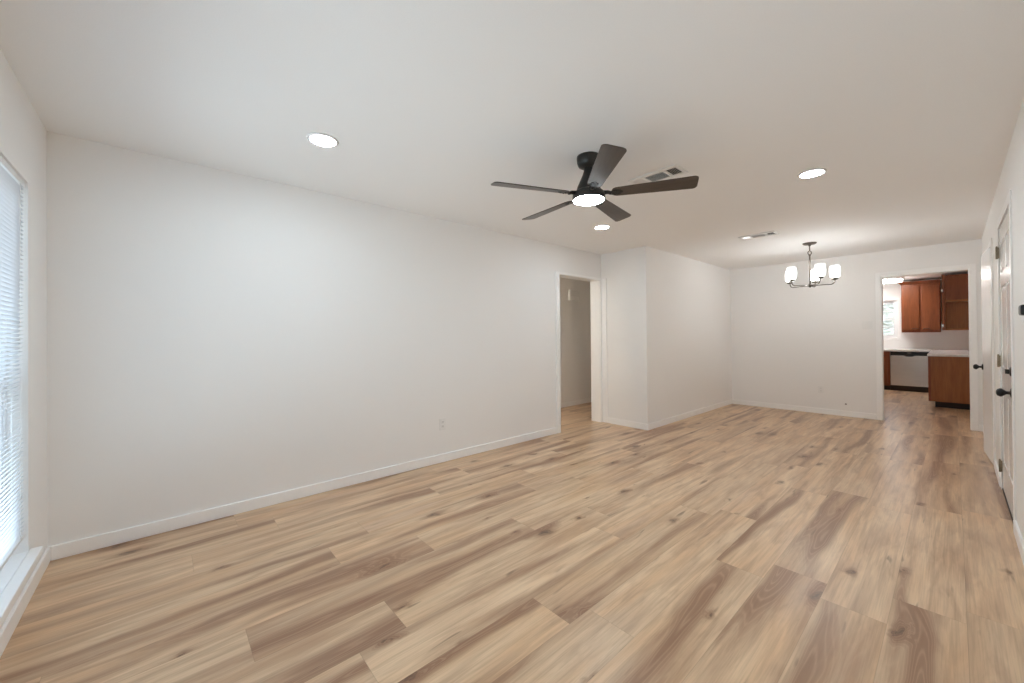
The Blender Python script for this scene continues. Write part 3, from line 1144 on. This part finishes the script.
dw = thing('dishwasher', 'stainless steel dishwasher with black control strip', 'dishwasher', (-0.637, 12.3, 0))
DX0, DX1, DY = -0.935, -0.340, 12.020
obj('body', MB().box(DX0 + 0.004, DX1 - 0.004, DY + 0.03, 12.60, 0.10, ZU - 0.004), 'control', dw)
dd = MB()
dd.box(DX0 + 0.004, DX1 - 0.004, DY, DY + 0.03, 0.115, 0.775, 0.005)
obj('door', dd, 'steel', dw)
cs_ = MB()
cs_.box(DX0 + 0.004, DX1 - 0.004, DY - 0.002, DY + 0.03, 0.782, ZU - 0.006, 0.004)
cso = obj('control_strip', cs_, 'control', dw, label='black control strip')
hd = MB()
hd.prism([(-0.085, 0.0), (0.085, 0.0), (0.070, -0.034), (0.045, -0.046), (-0.045, -0.046), (-0.070, -0.034)],
         Matrix.Translation((-0.637, DY - 0.006, 0.800)) @ Matrix.Rotation(math.pi / 2, 4, 'X'), 0.016, 0.003)
obj('pocket_handle', hd, 'control', dw, label='black pocket handle')
obj('toe_panel', MB().box(DX0, DX1, DY + 0.05, DY + 0.07, 0.0, 0.105), 'toe', dw)
obj('badge', MB().box(-0.665, -0.610, DY - 0.0035, DY - 0.001, 0.83, 0.836), 'steel', cso)

sc_ = thing('base_cabinet', 'brown wooden sink base cabinet left of the dishwasher', 'cabinet', (-1.5, 12.3, 0))
obj('body', MB().box(-2.3, DX0 - 0.004, 12.03, 12.60, 0.10, ZU, 0.002), 'cabinet_dark', sc_)
xx = DX0 - 0.045
for q in range(3):
    xa, xb = xx - 0.42, xx
    do = obj('door', MB().box(xa, xb, 12.012, 12.03, 0.135, ZU - 0.03, 0.004), 'cabinet', sc_)
    obj('knob', MB().lathe([(0, 0), (0.006, 0), (0.006, 0.012), (0.014, 0.018), (0.012, 0.026), (0, 0.028)],
                           (xa + 0.05 if q % 2 else xb - 0.05, 12.012, ZU - 0.10), (0, -1, 0), 16), 'black', do)
    xx = xa - 0.03
obj('toe_kick', MB().box(-2.3, DX0 - 0.004, 12.09, 12.60, 0, 0.10), 'toe', sc_)

# two-door wall cabinet
UY = 12.30
UX0, UX1, UZ0, UZ1 = -0.765, -0.176, 1.278, 2.335
uc = thing('wall_cabinet', 'brown two-door wall cabinet above the dishwasher', 'cabinet', (-0.47, KY, UZ0))
obj('body', MB().box(UX0, UX1, UY, KY - 0.001, UZ0, UZ1, 0.002), 'cabinet_dark', uc)
mx = (UX0 + UX1) / 2
for q, (xa, xb) in enumerate(((UX0 + 0.022, mx - 0.016), (mx + 0.016, UX1 - 0.012))):
    dm = MB()
    za, zb = UZ0 + 0.045, UZ1 - 0.055
    dm.box(xa, xb, UY - 0.018, UY, za, zb, 0.005)
    do = obj('door', dm, 'cabinet', uc)
    kx = xb - 0.07 if q == 0 else xa + 0.07
    hb = MB()
    hb.tube([(kx - 0.045, UY - 0.018, za + 0.035), (kx - 0.045, UY - 0.040, za + 0.035), (kx + 0.045, UY - 0.040, za + 0.035),
             (kx + 0.045, UY - 0.018, za + 0.035)], 0.006, 8)
    obj('handle', hb, 'black', do, label='dark bar handle')
cr = MB()
b = cr.bm
for (ya, za, yb, zb) in ((UY - 0.005, UZ1 - 0.005, UY - 0.060, UZ1 + 0.060),):
    pts = [(UX0 - 0.005, ya, za), (UX1, ya, za), (UX1, yb, zb), (UX0 - 0.055, yb, zb)]
    side = [(UX0 - 0.005, KY - 0.001, za), (UX0 - 0.055, KY - 0.001, zb)]
    A, B, C_, D = [b.verts.new(p) for p in pts]
    E_, F_ = [b.verts.new(p) for p in side]
    G, H_ = b.verts.new((UX1, KY - 0.001, za)), b.verts.new((UX1, KY - 0.001, zb))
    for fc in ((A, B, C_, D), (E_, A, D, F_), (D, C_, H_, F_), (A, E_, G, B), (B, G, H_, C_), (E_, F_, H_, G)):
        b.faces.new(fc)
bmesh.ops.recalc_face_normals(b, faces=b.faces[:])
obj('crown', cr, 'cabinet_dark', uc)

# corner wall cabinet at the end of the right-hand run
VX0, VX1, VY, VZ0, VZ1 = -0.146, KXR - 0.002, 11.50, 1.315, 2.405
vc = thing('wall_cabinet', 'taller brown wall cabinet at right with a ledge across its end', 'cabinet', (0.1, KY, VZ0))
vb = MB()
vb.box(VX0 + 0.02, VX1, VY + 0.25, KY - 0.002, VZ0, VZ1, 0.002)
obj('body', vb, 'cabinet_pale', vc)
obj('stile', MB().box(VX0, VX0 + 0.045, VY, VY + 0.250, VZ0, VZ1, 0.002), 'cabinet', vc)
obj('front_frame', MB().box(VX0, VX0 + 0.02, VY + 0.250, 12.22, VZ0, VZ1, 0.002), 'cabinet_dark', vc)
up = MB()
up.box(VX0 + 0.052, VX1, VY + 0.004, VY + 0.250, 1.905, VZ1 - 0.012, 0.003)
obj('upper_panel', up, 'cabinet', vc)
obj('ledge', MB().box(VX0 + 0.047, VX1, VY - 0.040, VY + 0.250, 1.868, 1.905, 0.004), 'cabinet_pale', vc)
obj('bottom_rail', MB().box(VX0 + 0.045, VX1, VY + 0.100, VY + 0.250, VZ0, VZ0 + 0.035, 0.002), 'cabinet_pale', vc)
for z in (2.09, 1.40):
    h = MB()
    h.tube([(VX0 - 0.004, VY + 0.006, z - 0.03), (VX0 - 0.004, VY + 0.006, z + 0.03)], 0.006, 10)
    h.box(VX0 - 0.001, VX0 + 0.020, VY - 0.0015, VY + 0.0005, z - 0.026, z + 0.026)
    obj('hinge', h, 'steel', vc, label='bright metal hinge')

# kitchen ceiling light
kl = thing('kitchen_ceiling_light', 'bright flat rectangular light on the kitchen ceiling', 'ceiling light', (-1.05, 11.75, H))
obj('frame', MB().box(-1.70, -0.69, 11.55, 11.95, H - 0.030, H, 0.006), 'vent', kl)
obj('diffuser', MB().box(-1.67, -0.72, 11.575, 11.925, H - 0.075, H - 0.028, 0.012), 'kitchenlight', kl)

# hall light, round the corner from the opening
hl = thing('hall_ceiling_light', 'round flush light on the hall ceiling', 'ceiling light', (-4.05, 3.0, H))
obj('rim', MB().lathe([(0, 0), (0.14, 0), (0.14, -0.02), (0.12, -0.03), (0, -0.03)], (-4.05, 3.0, H), seg=36), 'bronze', hl)
obj('diffuser', MB().lathe([(0.12, -0.029), (0.115, -0.05), (0.08, -0.075), (0, -0.085)], (-4.05, 3.0, H), seg=36), 'halllight', hl)

# leafy backdrop added outside the kitchen window to tone down its brightness
hb_ = bmesh.new()
bmesh.ops.create_grid(hb_, x_segments=90, y_segments=60, size=1)
rg_ = random.Random(3)
for vtx in hb_.verts:
    x_, z_ = vtx.co.x * 4.0 - 1.5, vtx.co.y * 1.45 + 1.15
    d_ = 0.10 * math.sin(x_ * 5.1 + 1.7 * math.sin(z_ * 3)) + 0.08 * math.sin(z_ * 6.3 + x_ * 2.2) + rg_.uniform(-0.06, 0.06)
    vtx.co = Vector((x_, 15.3 + d_ + 0.25 * max(0.0, z_ - 1.6), z_))
ge_ = bmesh.ops.extrude_face_region(hb_, geom=hb_.faces[:])
for g_ in ge_['geom']:
    if isinstance(g_, bmesh.types.BMVert):
        g_.co.y += 0.7
bmesh.ops.recalc_face_normals(hb_, faces=hb_.faces[:])
hm_ = MB()
hm_.bm.free()
hm_.bm = hb_
hg_ = obj('added_backdrop', hm_, 'backdrop_leaf')
hg_['kind'] = 'stuff'
hg_['label'] = 'pale leafy backdrop added to dim the kitchen window view'
hg_['category'] = 'added_backdrop'

# daylight portals in the two window openings (they guide sky light, they emit nothing)
for nm, x0, x1, y, z0, z1, rx in (('sky_portal', WX0, WX1, YW - 0.16, WZ0, WZ1, math.pi / 2),
                                  ('sky_portal', KW0, KW1, KY + 0.16, KWZ0, KWZ1, -math.pi / 2)):
    ld = bpy.data.lights.new(nm, 'AREA')
    ld.shape = 'RECTANGLE'
    ld.size, ld.size_y = x1 - x0, z1 - z0
    ld.cycles.is_portal = True
    lo = bpy.data.objects.new(nm, ld)
    COL.objects.link(lo)
    lo.location = ((x0 + x1) / 2, y, (z0 + z1) / 2)
    lo.rotation_euler = (rx, 0, 0)
